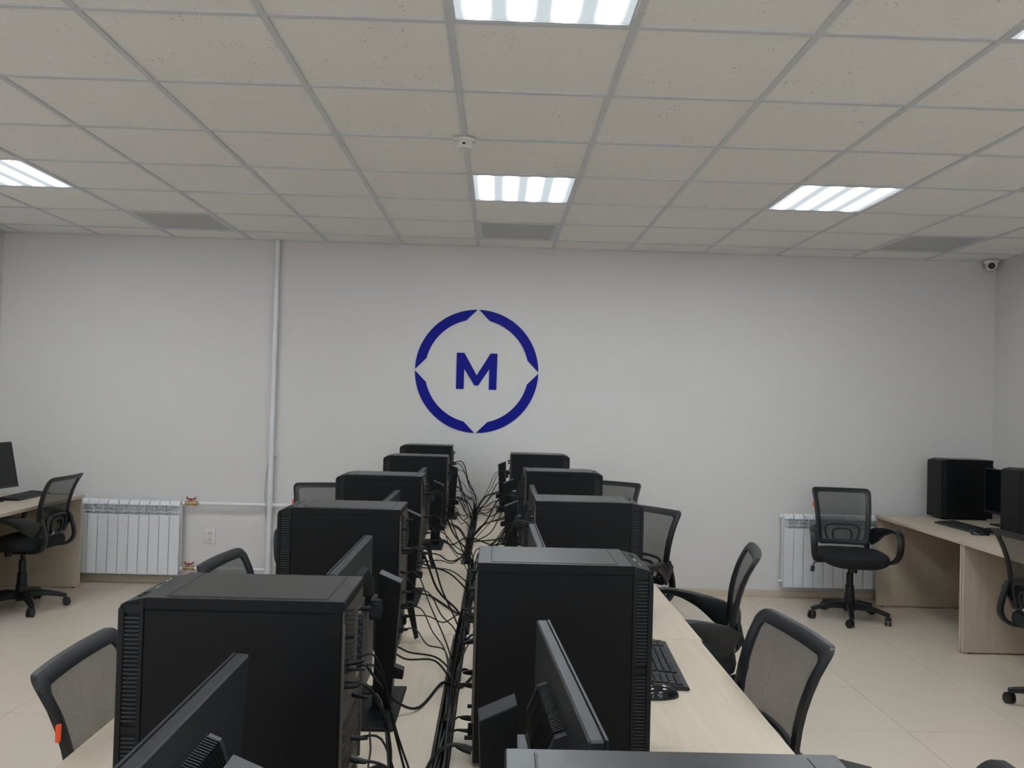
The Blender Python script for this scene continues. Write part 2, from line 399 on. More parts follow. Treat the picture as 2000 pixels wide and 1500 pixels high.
def section(bm):
    w = .0378
    box(bm, -w, w, -.095, -.088, .0, .462, bev=.0025)                 # front plate
    box(bm, -.0025, .0025, -.09, -.02, .44, .55)                      # centre rib
    box(bm, -.0393, .0393, -.05, -.03, .02, .56)                      # water way
    prof = [(-.094, .535), (-.092, .552), (-.082, .566), (-.06, .573), (-.03, .572), (-.022, .56), (-.022, .545), (-.08, .545), (-.086, .533)]
    prism(bm, prof, 0, -w+.001, w-.001)
    for z in (.478, .512):                                            # curved fins
        pts = [Vector((-.039+.078*i/8, -.078, z+.009*(2*i/8-1)**2)) for i in range(9)]
        sweep(bm, pts, .012, .0018, square=True)
    for z in (.04, .55): cyl(bm, (-w-.001, -.04, z-.0), (w+.001, -.04, z-.0), .014, n=10)
def radiator(x0, z0, label, valves):
    t = tag(thing('radiator', (x0, YB-.015, z0)), label, 'radiator', 'white wall radiators')
    first = part('radiator_section', 'white', t, section, loc=(.04, 0, 0))
    for i in range(1, 10): dup_part(first, t, (.04+.079*i, 0, 0))
    [part('wall_bracket', 'white', t, lambda bm: box(bm, x-.012, x+.012, -.03, .015, z, z+.03)) for x in (.16, .63) for z in (.44, .05)]
    [part('end_plug', 'white', t, lambda bm: cyl(bm, (x, -.04, z), (x+s*.018, -.04, z), .017, .013, n=12)) for x, s in ((0.0, -1), (.792, 1)) for z in (.04, .55)]
    return t
radiator(-3.045, .083, 'white ten-section radiator with red-handled valves beside the left desk', True)
radiator(2.468, .1, 'white radiator behind the empty chair, left of the right desk', False)
for z, lab in ((.636, 'upper brass radiator valve with red butterfly handle'), (.13, 'lower brass radiator valve with red butterfly handle near the floor')):
    t = tag(thing('radiator_valve', (-2.19, YB-.058, z)), lab, 'valve', 'red-handled radiator valves')
    part('valve_body', 'brass', t, lambda bm: (cyl(bm, (-.045, 0, 0), (.05, 0, 0), .012, n=12), cyl(bm, (-.035, 0, 0), (-.015, 0, 0), .018, n=8), cyl(bm, (.02, 0, 0), (.045, 0, 0), .018, n=8), cyl(bm, (0, 0, 0), (0, 0, .026), .009, n=10)))
    part('butterfly_handle', 'red', t, lambda bm: (sweep(bm, catmull([(-.034, 0, .048), (-.02, 0, .03), (0, 0, .032), (.02, 0, .03), (.036, 0, .046)]), .0085, .006, n=8), box(bm, -.009, .009, -.009, .009, .022, .036, bev=.002)))
t = tag(thing('wall_socket', (-2.05, YB, .372)), 'white double wall socket below the pipe on the back wall', 'wall socket')
part('cover_plate', 'plastic_white', t, lambda bm: box(bm, -.042, .042, -.01, 0, -.056, .056, bev=.003, seg=2))
for z in (.024, -.024):
    s = part('socket_well', 'plastic_white', t, lambda bm: lathe(bm, [(.0235, 0), (.0235, .004), (.02, .0045), (.019, .001)], n=20, M4=Matrix.Translation((0, -.0095, z)) @ Matrix.Rotation(math.pi/2, 4, 'X')))
    part('pin_hole', 'slot', s, lambda bm: [cyl(bm, (x, -.0115, z), (x, -.0102, z), .0036, n=8) for x in (-.0095, .0095)]+[box(bm, -.003, .003, -.0115, -.0102, z+q-.002, z+q+.002) for q in (-.015, .015)])

# ------------------------------------------------------------------ desks
TH = .025
def desk(x0, x1, y0, y1, label, group, back):
    """back: x side where the modesty panel stands (-1 low x, +1 high x)"""
    t = tag(thing('desk', ((x0+x1)/2, (y0+y1)/2, 0)), label, 'desk', group)
    hx, hy = (x1-x0)/2-.001, (y1-y0)/2-.001
    part('desktop', 'wood', t, lambda bm: box(bm, -hx, hx, -hy, hy, DZ-TH, DZ, bev=.0015), smooth=False)
    for s in (-1, 1):
        y = s*(hy-.012)
        part('end_panel', 'woodv', t, lambda bm: box(bm, -hx+.012, hx-.012, y-.009, y+.009, .008, DZ-TH, bev=.001), smooth=False)
    xm = back*(hx-.09)
    part('modesty_panel', 'woodv', t, lambda bm: box(bm, xm-.008, xm+.008, -hy+.023, hy-.023, .3, DZ-TH, bev=.001), smooth=False)
    [part('foot', 'plastic', t, lambda bm: cyl(bm, (sx*(hx-.06), sy_*(hy-.012), 0), (sx*(hx-.06), sy_*(hy-.012), .009), .009, n=10)) for sx in (-1, 1) for sy_ in (-1, 1)]
    return t
ORD = ['nearest', 'second', 'third', 'fourth', 'farthest']
DJ = [-2.2, -1.0, .2, 1.4, 2.6, 3.8]; DXO = [0, 0, .008, -.03, -.03]
for i in range(5):
    dx = DXO[i]
    desk(-.735+dx, .062+dx, DJ[i], DJ[i+1], f'{ORD[i]} birch desk of the left central row', 'central desks of the left row', 1)
    desk(.104+dx, .91+dx, DJ[i], DJ[i+1], f'{ORD[i]} birch desk of the right central row', 'central desks of the right row', -1)
    t = tag(thing('cable_tray', (.083+dx, (DJ[i]+DJ[i+1])/2, 0)), f'{ORD[i]} dark metal cable tray between the two desk rows', 'cable tray', 'cable trays between the desks')
    def tr(bm):
        box(bm, -.019, -.0165, -.56, .56, .645, .703); box(bm, .0165, .019, -.56, .56, .645, .703); box(bm, -.0165, .0165, -.56, .56, .645, .6475)
    part('channel', 'tray', t, tr, smooth=False)
    [part('bracket', 'tray', t, lambda bm: box(bm, -.019, .019, y-.012, y+.012, .636, .645), smooth=False) for y in (-.5, .5)]
desk(3.13, 4.13, 2.525, 3.70, 'farther birch desk by the right wall, holding the keyboard', 'desks by the right wall', 1)
desk(3.13, 4.13, 1.33, 2.521, 'nearer birch desk by the right wall, partly out of frame', 'desks by the right wall', 1)
desk(-3.72, -2.93, 2.5, 3.70, 'birch desk by the left wall behind the swivel chair', None, -1)

# ------------------------------------------------------------------ computer tower (front faces +x)
def make_tower():
    t = thing('computer_tower')
    H, hx, hy = .45, .195, .105
    def shell(bm):
        box(bm, -hx+.002, hx-.045, -hy+.003, hy-.003, .014, H-.017)
    part('case_shell', 'tower', t, shell, smooth=False)
    for s in (-1, 1):
        y0 = s*(hy-.003); y1 = s*hy
        part('side_panel', 'tower', t, lambda bm: box(bm, -hx+.004, hx-.047, min(y0, y1), max(y0, y1), .022, H-.021, bev=.0008), smooth=False)
    def top(bm):
        prism(bm, [(-hx, H-.018), (hx-.046, H-.018), (hx-.046, H-.0006), (hx-.05, H), (-hx+.002, H), (-hx, H-.002)], 1, -hy, hy)
    tp = part('top_cover', 'tower', t, top, smooth=False)
    part('top_skin', 'tower_top', tp, lambda bm: box(bm, -hx+.0015, hx-.0475, -hy+.0015, hy-.0015, H-.002, H+.0007, bev=.0004), smooth=False)  # thin paler sheet, puts the lit look of the top into its colour
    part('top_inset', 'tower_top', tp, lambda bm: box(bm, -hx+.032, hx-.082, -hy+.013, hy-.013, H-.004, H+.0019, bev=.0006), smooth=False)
    [part('seam', 'slot', tp, lambda bm: box(bm, a, a+.0013, -hy+.011, hy-.011, H-.002, H+.0010), smooth=False) for a in (-hx+.0295, hx-.0805)]
    def bezel(bm):
        prism(bm, [(hx-.045, .01), (hx-.006, .01), (hx, .018), (hx, H-.022), (hx-.004, H-.013), (hx-.012, H-.0085), (hx-.045, H-.001)], 1, -hy+.006, hy-.006)
        for s in (-1, 1):    # side frames around the vent column
            a, b = sorted((s*(hy-.006), s*hy))
            box(bm, hx-.045, hx-.038, a, b, .01, H-.004); box(bm, hx-.013, hx-.001, a, b, .014, H-.018, bev=.002)
            box(bm, hx-.038, hx-.013, a, b, H-.026, H-.011); box(bm, hx-.038, hx-.013, a, b, .01, .03); box(bm, hx-.038, hx-.013, a, b, .215, .228)
    bz = part('front_bezel', 'bezel', t, bezel, smooth=False)
    for s in (-1, 1): part('vent_recess', 'slot', bz, lambda bm: box(bm, hx-.039, hx-.012, min(s*(hy-.0065), s*(hy-.0045)), max(s*(hy-.0065), s*(hy-.0045)), .03, H-.034), smooth=False)
    def slats(bm):
        for s in (-1, 1):
            a, b = sorted((s*(hy-.005), s*(hy-.001)))
            z = .036
            while z < H-.03:
                if not .21 < z < .23: box(bm, hx-.038, hx-.013, a, b, z, z+.0034)
                z += .0074
    part('vent_slats', 'slat', bz, slats, smooth=False, stuff=True)
    part('power_button', 'chrome', bz, lambda bm: sweep(bm, catmull([(hx-.028, -.014, H-.0055), (hx-.0275, 0, H-.0052), (hx-.028, .014, H-.0055)]), .0035, .0014, n=8))
    [part('headset_port', 'chrome', bz, lambda bm: cyl(bm, (hx-.026, y, H-.009), (hx-.026, y, H-.0035), .0035, n=10)) for y in (-.05, -.065)]
    [part('usb_port', 'slot', bz, lambda bm: box(bm, hx-.031, hx-.022, y-.007, y+.007, H-.009, H-.0035), smooth=False) for y in (.045, .067)]
    # rear
    rp = part('rear_panel', 'rear', t, lambda bm: (box(bm, -hx, -hx+.002, -hy+.004, hy-.004, .016, H-.018), box(bm, -hx-.004, -hx, -hy+.003, -hy+.009, .1, H-.04), box(bm, -hx-.003, -hx, hy-.009, hy-.003, .1, H-.04)), smooth=False)
    def fan(bm):
        for i in range(14):
            z = .30+i*.0085
            p = [(-hx-.001, .0, z), (-hx-.001, .085, z+.022)]
            sweep(bm, p, .0018, .0022, square=True)
    part('fan_grille', 'slot', rp, fan, smooth=False, stuff=True)
    part('io_shield', 'chrome', rp, lambda bm: (box(bm, -hx-.0015, -hx, -hy+.015, -hy+.06, .27, H-.05),), smooth=False)
    def ports(bm):
        for i, z in enumerate((.285, .302, .32, .338, .355, .372)):
            box(bm, -hx-.006, -hx-.001, -hy+.02, -hy+.037, z, z+.011); box(bm, -hx-.005, -hx-.001, -hy+.041, -hy+.055, z, z+.009)
    part('port_rows', 'slot', rp, ports, smooth=False, stuff=True)
    def slots(bm):
        for i in range(5): box(bm, -hx-.0015, -hx, -hy+.02, hy-.03, .13+i*.022, .145+i*.022)
    part('expansion_covers', 'tray', rp, slots, smooth=False, stuff=True)
    part('power_supply_face', 'slot', rp, lambda bm: (box(bm, -hx-.001, -hx, -.075, .075, .03, .108), box(bm, -hx-.012, -hx-.001, -.06, -.035, .05, .075)), smooth=False)
    [part('thumb_screw', 'tower', rp, lambda bm: cyl(bm, (-hx-.018, s*(hy-.012), z), (-hx, s*(hy-.012), z), .005, n=8)) for s in (-1, 1) for z in (.39, .065)]
    [part('foot', 'bezel', t, lambda bm: cyl(bm, (x, y, 0), (x, y, .014), .014, n=12)) for x in (-.15, .14) for y in (-.075, .075)]
    index_kids(t); return t

T0 = make_tower()
def place(proto, used, loc, rz, label, cat, group=None):
    o = proto if not used else copy_tree(proto)
    o.location = loc; o.rotation_euler = (0, 0, rz); tag(o, label, cat, group); return o
used = False
PI = math.pi
LT = [(-.067, -1.205), (-.108, -.02), (-.143, 1.10), (-.107, 2.39), (-.143, 3.54)]      # rear x, near y
RT = [(.207, -2.0), (.155, -.832), (.335, .305), (.345, 1.535), (.288, 2.81)]
RN = ['black tower cropped by the bottom edge, nearest on the right', 'tall black tower beside the keyboard in the right row', 'black tower in the right row, second from the keyboard one going back',
      'black tower in the right row, just before its farthest one', 'farthest black tower of the right row']
RN[2] = 'black tower of the right row directly behind the one beside the keyboard'
for i, (x, y) in enumerate(LT):
    place(T0, used, (x-.195, y+.105, DZ), PI, f'{ORD[i]} black computer tower of the left central row', 'computer tower', 'black towers on the central desks'); used = True
for i, (x, y) in enumerate(RT):
    place(T0, True, (x+.195, y+.105, DZ), 0, RN[i], 'computer tower', 'black towers on the central desks')
place(T0, True, (3.525+.195, 3.585, DZ), PI, 'black tower on the right wall desk, beside the keyboard', 'computer tower', 'towers on the right wall desks')
place(T0, True, (3.555+.195, 2.70, DZ), PI, 'black tower at the right edge of the frame, on the wall desk', 'computer tower', 'towers on the right wall desks')

# ------------------------------------------------------------------ monitor (screen faces +x)
def make_monitor(tilt=0.):
    t = thing('monitor')
    part('base_plate', 'stand', t, lambda bm: box(bm, -.032, .15, -.148, .148, 0, .009, bev=.002), smooth=False)
    z1 = .352
    def colm(bm):
        # leaning column with a slanted top, falling away from the screen
        lo = [(-.008, .009), (.040, .009)]; hi = [(.030, z1), (-.026, z1-.022)]
        prism(bm, [lo[0], lo[1], (.030, z1), (-.026, z1-.024)], 1, -.024, .024)
    c = part('stand_column', 'stand', t, colm, smooth=False)
    part('column_cap', 'monitor', c, lambda bm: prism(bm, [(-.026, z1-.0235), (.030, z1), (.030, z1+.0025), (-.026, z1-.021)], 1, -.024, .024), smooth=False)
    part('cable_hook', 'stand', c, lambda bm: prism(bm, [(-.012, .115), (-.038, .105), (-.036, .082), (-.006, .085)], 1, -.015, .015), smooth=False)
    part('hinge', 'monitor', t, lambda bm: (box(bm, .02, .052, -.03, .03, .235, .29, bev=.004), cyl(bm, (.034, -.042, .263), (.034, .042, .263), .017, n=14)))
    T = Matrix.Translation((.06, 0, .26)) @ Matrix.Rotation(-tilt, 4, 'Y') @ Matrix.Translation((-.06, 0, -.26))
    def tf(fn):
        def g(bm): fn(bm); bmesh.ops.transform(bm, matrix=T, verts=bm.verts)
        return g
    h = part('rear_housing', 'monitor', t, tf(lambda bm: prism(bm, [(.092, .04), (.07, .045), (.060, .06), (.060, .30), (.076, .338), (.092, .344)], 1, -.11, .11)), smooth=False)
    def ridges(bm):
        for i in range(26):
            y = -.094+i*.0073; prism(bm, [(.090, .342), (.092, .347), (.0745, .3415), (.0575, .301), (.0575, .27), (.0605, .27), (.0605, .30)], 1, y, y+.0035)
    part('vent_ridges', 'stand', h, tf(ridges), smooth=False, stuff=True)
    b = part('panel_body', 'monitor', t, tf(lambda bm: box(bm, .092, .113, -.272, .272, .078, .402, bev=.003)), smooth=False)
    part('bezel_rim', 'monitor', b, tf(lambda bm: [box(bm, .113, .1165, -.272, .272, .396, .4025), box(bm, .113, .1165, -.272, .272, .078, .096), box(bm, .113, .1165, -.272, -.264, .096, .396), box(bm, .113, .1165, .264, .272, .096, .396)]), smooth=False)
    part('screen', 'screen', b, tf(lambda bm: box(bm, .113, .1145, -.264, .264, .096, .396)), smooth=False)
    part('rear_mark', 'mark', b, tf(lambda bm: [prism(bm, [(y-.008, .318), (y, .305), (y+.008, .318), (y, .338)], 0, .0913, .092) for y in (-.02, 0, .02)]), smooth=False)
    index_kids(t); return t
M0 = make_monitor(); used = False; M2 = make_monitor(.045)
LM = [(-.10, -1.62), (-.072, -.49), (-.132, .70), (-.118, 1.9), (-.095, 3.02)]
RM = [(.20, -1.385, 4), (.215, -.19, 1), (.26, 1.08, 0), (.262, 2.1, 0), (.232, 3.44, 0)]
# the left monitors keep their panel clear of the tower beside them
LLM = ['monitor seen edge-on in front of the nearest left tower', 'monitor edge-on between the nearest and second left towers', 'monitor edge-on between the second and third left towers',
       'monitor edge-on between the third and fourth left towers', 'monitor between the fourth and farthest left towers']
RLM = ['monitor with grey rim edge-on before the tower beside the keyboard', 'monitor edge-on behind the tower beside the keyboard', 'third monitor back in the right central row, with a dark stand column',
       'fourth monitor back in the right central row', 'farthest monitor of the right row, its stand column standing out against the wall']
for i, (x, y) in enumerate(LM):
    place(M2 if i == 0 else M0, used and i > 1, (x, y, DZ), PI, LLM[i], 'monitor', 'monitors on the central desks'); used = True
for i, (x, y, a) in enumerate(RM):
    place(M0, True, (x, y, DZ), math.radians(a), RLM[i], 'monitor', 'monitors on the central desks')
place(M0, True, (3.92, 3.13, DZ), PI, 'black monitor between the two towers on the right wall desks', 'monitor')
M1 = make_monitor(.22); M1.location = (-3.415, 3.08, DZ); M1.rotation_euler = (0, 0, math.radians(-10))
tag(M1, 'dark tilted monitor cut by the left edge, on the left desk', 'monitor')

# ------------------------------------------------------------------ keyboards and mice
def make_keyboard():
    t = thing('keyboard')       # long side along y, user at +x
    part('tray_body', 'key', t, lambda bm: prism(bm, [(-.07, 0), (.07, 0), (.078, .004), (.074, .012), (-.066, .022), (-.074, .016), (-.076, .004)], 1, -.222, .222))
    def keys(bm):
        for r in range(6):
            x = -.052+r*.0205; z = .0205-(x+.066)*.0714
            for c in range(21):
                y = -.205+c*.0205
                if c in (4, 17) : continue
                box(bm, x-.0085, x+.0085, y-.0085, y+.0085, z-.001, z+.006, bev=.0015)
    part('keys', 'key', t, keys, stuff=True, smooth=False)
    index_kids(t); return t
K0 = make_keyboard()
place(K0, False, (.69, -.085, DZ), math.radians(-3), 'black keyboard on the right desk row, partly behind a tower', 'keyboard', 'black keyboards')
place(K0, True, (3.46, 3.07, DZ), PI+math.radians(2), 'black keyboard on the desk by the right wall', 'keyboard', 'black keyboards')
place(K0, True, (-3.25, 3.465, DZ), math.radians(3), 'black keyboard below the tilted monitor on the left desk', 'keyboard', 'black keyboards')
def make_mouse():
    t = thing('mouse')
    def body(bm):
        rings = []
        for i in range(11):
            s = i/10; y = -.056+.112*s; w = .031*math.sin(PI*min(1, max(.04, s*.92+.04)))**.45; h = .036*math.sin(PI*(.06+.86*s))**.6
            rings.append([Vector((w*math.cos(PI*j/10), y, max(.001, h*math.sin(PI*j/10)**.7 if 0 < j < 10 else .001))) for j in range(11)])
        ring_loft(bm, rings)
    b = part('mouse_shell', 'gloss', t, body)
    part('scroll_wheel', 'wheel', t, lambda bm: cyl(bm, (-.003, .03, .028), (.003, .03, .028), .009, n=12))
    index_kids(t); return t
P0 = make_mouse()
place(P0, False, (.655, -.36, DZ), math.radians(100), 'glossy black mouse at the end of the right row keyboard', 'mouse', 'black mice')
place(P0, True, (3.40, 2.765, DZ), math.radians(85), 'black mouse beside the keyboard on the right wall desk', 'mouse', 'black mice')

# ------------------------------------------------------------------ office chair (faces +x)
PROF = [(.44, -.185), (.50, -.198), (.56, -.205), (.63, -.207), (.70, -.213), (.77, -.228), (.83, -.25), (.88, -.276), (.915, -.30), (.95, -.33)]
def px_(z):
    for (a, x0), (b, x1) in zip(PROF, PROF[1:]):
        if z <= b or b == PROF[-1][0]:
            t = (z-a)/(b-a); return x0+(x1-x0)*t
def hw(z): return .185+(.212-.185)*min(1, max(0, (z-.5)/.4))
def bx(y, z): return px_(z)+.35*y*y            # plan curvature wraps forward at the sides
def outline(inset_s, inset_t, inset_b, rad, n=7):
    z0, z1 = .505+inset_b, .915-inset_t; P = []
    for (sx, zz, a0) in ((1, z1, 0), (-1, z1, 90), (-1, z0, 180), (1, z0, 270)):
        w = hw(zz)-inset_s; cx = sx*(w-rad); cz = zz-rad if zz == z1 else zz+rad
        for i in range(n):
            a = math.radians(a0+90*i/(n-1)); P.append((cx+rad*math.cos(a), cz+rad*math.sin(a)))
        # side points between the corners
        if a0 == 90: nxt = [(-(hw(z1-rad-(z1-z0-2*rad)*j/8)-inset_s), z1-rad-(z1-z0-2*rad)*j/8) for j in range(1, 8)]
        elif a0 == 270: nxt = [((hw(z0+rad+(z1-z0-2*rad)*j/8)-inset_s), z0+rad+(z1-z0-2*rad)*j/8) for j in range(1, 8)]
        elif a0 == 0: nxt = [(hw(z1)-inset_s-rad-(2*(hw(z1)-inset_s-rad))*j/6, z1) for j in range(1, 6)]
        else: nxt = [(-(hw(z0)-inset_s-rad)+(2*(hw(z0)-inset_s-rad))*j/6, z0) for j in range(1, 6)]
        P += nxt
    return P
def frame_ring(bm):
    O = outline(0, 0, 0, .03); I = outline(.036, .032, .036, .02); rings = []
    for (a, b) in zip(O, I):
        mdp = ((a[0]+b[0])/2, (a[1]+b[1])/2)
        def q(p, d): return Vector((bx(p[0], p[1])+d, p[0], p[1]))
        rings.append([q(a, .006), q(mdp, .011), q(b, .005), q(b, -.006), q(mdp, -.013), q(a, -.008)])
    ring_loft(bm, rings, close=True)
def make_chair(lift=0.):
    t = thing('office_chair')
    def L_(fn):
        def g(bm):
            fn(bm); bmesh.ops.translate(bm, vec=(0, 0, lift), verts=bm.verts)
        return g
    bf = part('back_frame', 'plastic', t, L_(frame_ring))
    def meshp(bm):
        nu, nv = 12, 16; g = []
        for j in range(nv+1):
            z = .535+(.89-.535)*j/nv; row = []
            for i in range(nu+1):
                y = (hw(z)-.026)*(2*i/nu-1); row.append(bm.verts.new((bx(y, z)-.001, y, z)))
            g.append(row)
        for j in range(nv):
            for i in range(nu): bm.faces.new((g[j][i], g[j][i+1], g[j+1][i+1], g[j+1][i]))
    part('mesh_back', 'mesh', t, L_(meshp))
    def lumb(bm):
        for (wt, wb, zt, hh) in ((.128, .10, .648, .009), (.07, .055, .615, .009)):
            pts = catmull([(-wb, .525), (-wt*.96, zt-.05), (-wt*.86, zt-.008), (-wt*.5, zt), (0, zt+.002), (wt*.5, zt), (wt*.86, zt-.008), (wt*.96, zt-.05), (wb, .525)][0:0] or
                          [(bx(y, z)-.016, y, z) for y, z in [(-wb, .525), (-wt*.96, zt-.05), (-wt*.86, zt-.01), (-wt*.5, zt), (0, zt+.002), (wt*.5, zt), (wt*.86, zt-.01), (wt*.96, zt-.05), (wb, .525)]])
            sweep(bm, pts, .006, .008, ref=(1, 0, 0), square=True)
    part('lumbar_support', 'plastic', bf, L_(lumb))
    part('side_tag', 'orange', bf, L_(lambda bm: box(bm, bx(.208, .79)-.005, bx(.208, .79)+.004, -.2155, -.205, .775, .813, bev=.001)), smooth=False)
    part('rear_sticker', 'sticker', bf, L_(lambda bm: box(bm, bx(0, .525)-.0155, bx(0, .525)-.013, .02, .06, .518, .532)), smooth=False)
    def slab(bm, rows):
        # rows: (x, y, z, half width in y, half thickness across the path in x-z), lofted after smoothing
        C = catmull([r[:3] for r in rows], 4); k = len(C); rings = []; n = len(rows)-1
        for i, p in enumerate(C):
            f = min(n-1e-6, i/4); j = int(f); q = f-j; w = rows[j][3]*(1-q)+rows[j+1][3]*q; h = rows[j][4]*(1-q)+rows[j+1][4]*q
            tg = C[min(i+1, k-1)]-C[max(i-1, 0)]; tg.y = 0; tg.normalize(); nr = Vector((-tg.z, 0, tg.x)); c = .75
            rings.append([p+Vector((0, a*w, 0))+nr*(b*h) for a, b in [(1, -c), (1, c), (c, 1), (-c, 1), (-1, c), (-1, -c), (-c, -1), (c, -1)]])
        ring_loft(bm, rings)
    for s in (-1, 1):
        part('back_bracket', 'plastic', t, L_(lambda bm: slab(bm, [(-.212, s*.180, .64, .016, .007), (-.232, s*.182, .575, .018, .009), (-.246, s*.185, .51, .018, .010), (-.240, s*.185, .46, .018, .011), (-.205, s*.18, .425, .018, .011), (-.13, s*.165, .413, .018, .009), (-.04, s*.15, .411, .018, .007)])))
    def seat(bm):
        rings = []
        for z, sc in ((.424, .80), (.426, .93), (.436, .985), (.455, 1.), (.474, .985), (.488, .93), (.494, .8), (.497, .5)):
            R = []
            for j in range(40):
                a = 2*PI*j/40; c, s = math.cos(a), math.sin(a); e = 2/3.6
                x = .232*math.copysign(abs(c)**e, c); y = .24*math.copysign(abs(s)**e, s)
                zz = z-(max(0, x-.12)**2)*2.2
                R.append(Vector((.015+x*sc, y*sc, zz)))
            rings.append(R)
        ring_loft(bm, rings)
    part('seat', 'seat', t, L_(seat))
    for s in (-1, 1):
        part('armrest', 'plastic', t, L_(lambda bm: slab(bm, [(-.204, s*.198, .562, .009, .056), (-.15, s*.222, .592, .013, .052), (-.07, s*.243, .626, .017, .030), (.01, s*.27, .645, .021, .016), (.08, s*.284, .652, .023, .012), (.135, s*.291, .640, .023, .010), (.165, s*.294, .600, .022, .009), (.168, s*.292, .54, .02, .009), (.15, s*.284, .48, .02, .009), (.11, s*.258, .435, .02, .010), (.05, s*.21, .418, .018, .008)])))
    part('seat_mechanism', 'plastic', t, L_(lambda bm: (box(bm, -.09, .09, -.06, .06, .395, .424, bev=.006), box(bm, -.05, .05, -.045, .045, .375, .396, bev=.005), box(bm, -.13, .1, -.17, .17, .412, .424))))
    def lever(bm):
        sweep(bm, catmull([(.0, -.05, .40), (.01, -.15, .404), (.015, -.235, .402), (.02, -.255, .39), (.022, -.262, .37)]), .004, n=8)
        sweep(bm, catmull([(.022, -.262, .375), (.023, -.264, .36), (.024, -.267, .345), (.024, -.268, .335)]), [.006]+[.014]*17+[.007], [.006]+[.014]*17+[.007], n=10)
    part('height_lever', 'plastic', t, L_(lever))
    part('tension_knob', 'plastic', t, L_(lambda bm: cyl(bm, (.10, 0, .41), (.10, 0, .352), .024, .022, n=16)))
    part('gas_column', 'plastic', t, lambda bm: (cyl(bm, (0, 0, .26), (0, 0, .378+lift), .015, n=14), lathe(bm, [(.020, .335), (.0235, .33), (.0245, .25), (.030, .245), (.033, .17), (.037, .165), (.038, .06)], n=18)))
    def star(bm):
        lathe(bm, [(.022, .125), (.04, .12), (.044, .075), (.036, .065)], n=20)
        for i in range(5):
            a = 2*PI*i/5-.2; c, s = math.cos(a), math.sin(a)
            pts = [(.03*c, .03*s, .098), (.12*c, .12*s, .10), (.2*c, .2*s, .088), (.272*c, .272*s, .070)]
            sweep(bm, catmull(pts, 4), [.022, .0215, .021, .0205, .02, .0195, .019, .0185, .018, .0175, .017, .017, .016], [.024, .023, .022, .021, .02, .0185, .017, .016, .015, .0145, .014, .013, .012], square=True)
    part('star_base', 'plastic', t, star)
    for i in range(5):
        a = 2*PI*i/5-.2; c, s = math.cos(a), math.sin(a); ca = a+1.1+i*.7
        Mc = Matrix.Translation((.262*c, .262*s, 0)) @ Matrix.Rotation(ca, 4, 'Z')
        def cast(bm):
            for q in (-1, 1): cyl(bm, (-.012, q*.006, .026), (-.012, q*.021, .026), .026, .0245, n=18)
            cyl(bm, (0, 0, .03), (0, 0, .068), .006, n=8)
            rings = []
            sweep(bm, catmull([(.012, 0, .040), (.002, 0, .052), (-.014, 0, .056), (-.032, 0, .045)]), .019, .003, square=True)
            bmesh.ops.transform(bm, matrix=Mc, verts=bm.verts)
        part('caster', 'wheel', t, cast)
    index_kids(t); return t
CH = make_chair(0.); CL = make_chair(-.038)
def ang(fx, fy): return math.atan2(fy, fx)
G = 'black mesh office chairs'
place(CL, False, (-.54, -.59, 0), math.radians(2), 'mesh chair with orange tag in the lower left, tucked to the nearest left desk', 'chair', G)
place(CL, True, (-.585, .56, 0), math.radians(-4), 'mesh chair whose back corner peeks out above the nearest left tower', 'chair', G)
place(CH, False, (-.90, 2.72, 0), ang(.22, -.95), 'mesh chair with orange tag behind the second left tower, facing the viewer', 'chair', G)
place(CH, True, (.745, -.41, 0), math.radians(186), 'large mesh chair at the right central desk, nearest the viewer', 'chair', G)
place(CH, True, (1.01, .88, 0), math.radians(167), 'mesh chair seen edge-on before the back wall, both arms toward the right desks', 'chair', G)
place(CH, True, (.885, 1.95, 0), math.radians(-140), 'mesh chair turned towards the viewer between the edge-on chair and the tower', 'chair', G)
place(CH, True, (.95, 3.37, 0), math.radians(-122), 'mesh chair at the far end of the right row, nearest the back wall', 'chair', G)
place(CH, True, (2.765, 3.29, 0), math.radians(-98), 'empty mesh chair in front of the right radiator, facing the viewer', 'chair', G)
place(CH, True, (-3.02, 3.06, 0), math.radians(180), 'mesh chair at the left wall desk, seen from behind', 'chair', G)
place(CH, True, (3.09, 1.45, 0), math.radians(2), 'mesh chair cut by the right edge, at the wall desk', 'chair', G)
place(CH, True, (.775, -1.39, 0), math.radians(176), 'chair whose back top just shows in the bottom right corner', 'chair', G)

for o in [o for o in bpy.data.objects if o.name.startswith('office_chair')]:
    if 'orange tag' not in o['label'] and 'empty mesh chair' not in o['label']:
        for bf in [c for c in bpy.data.objects if c.parent == o and c.name.startswith('back_frame')]:
            for d in [c for c in bpy.data.objects if c.parent == bf and c.name.startswith('side_tag')]: bpy.data.objects.remove(d)

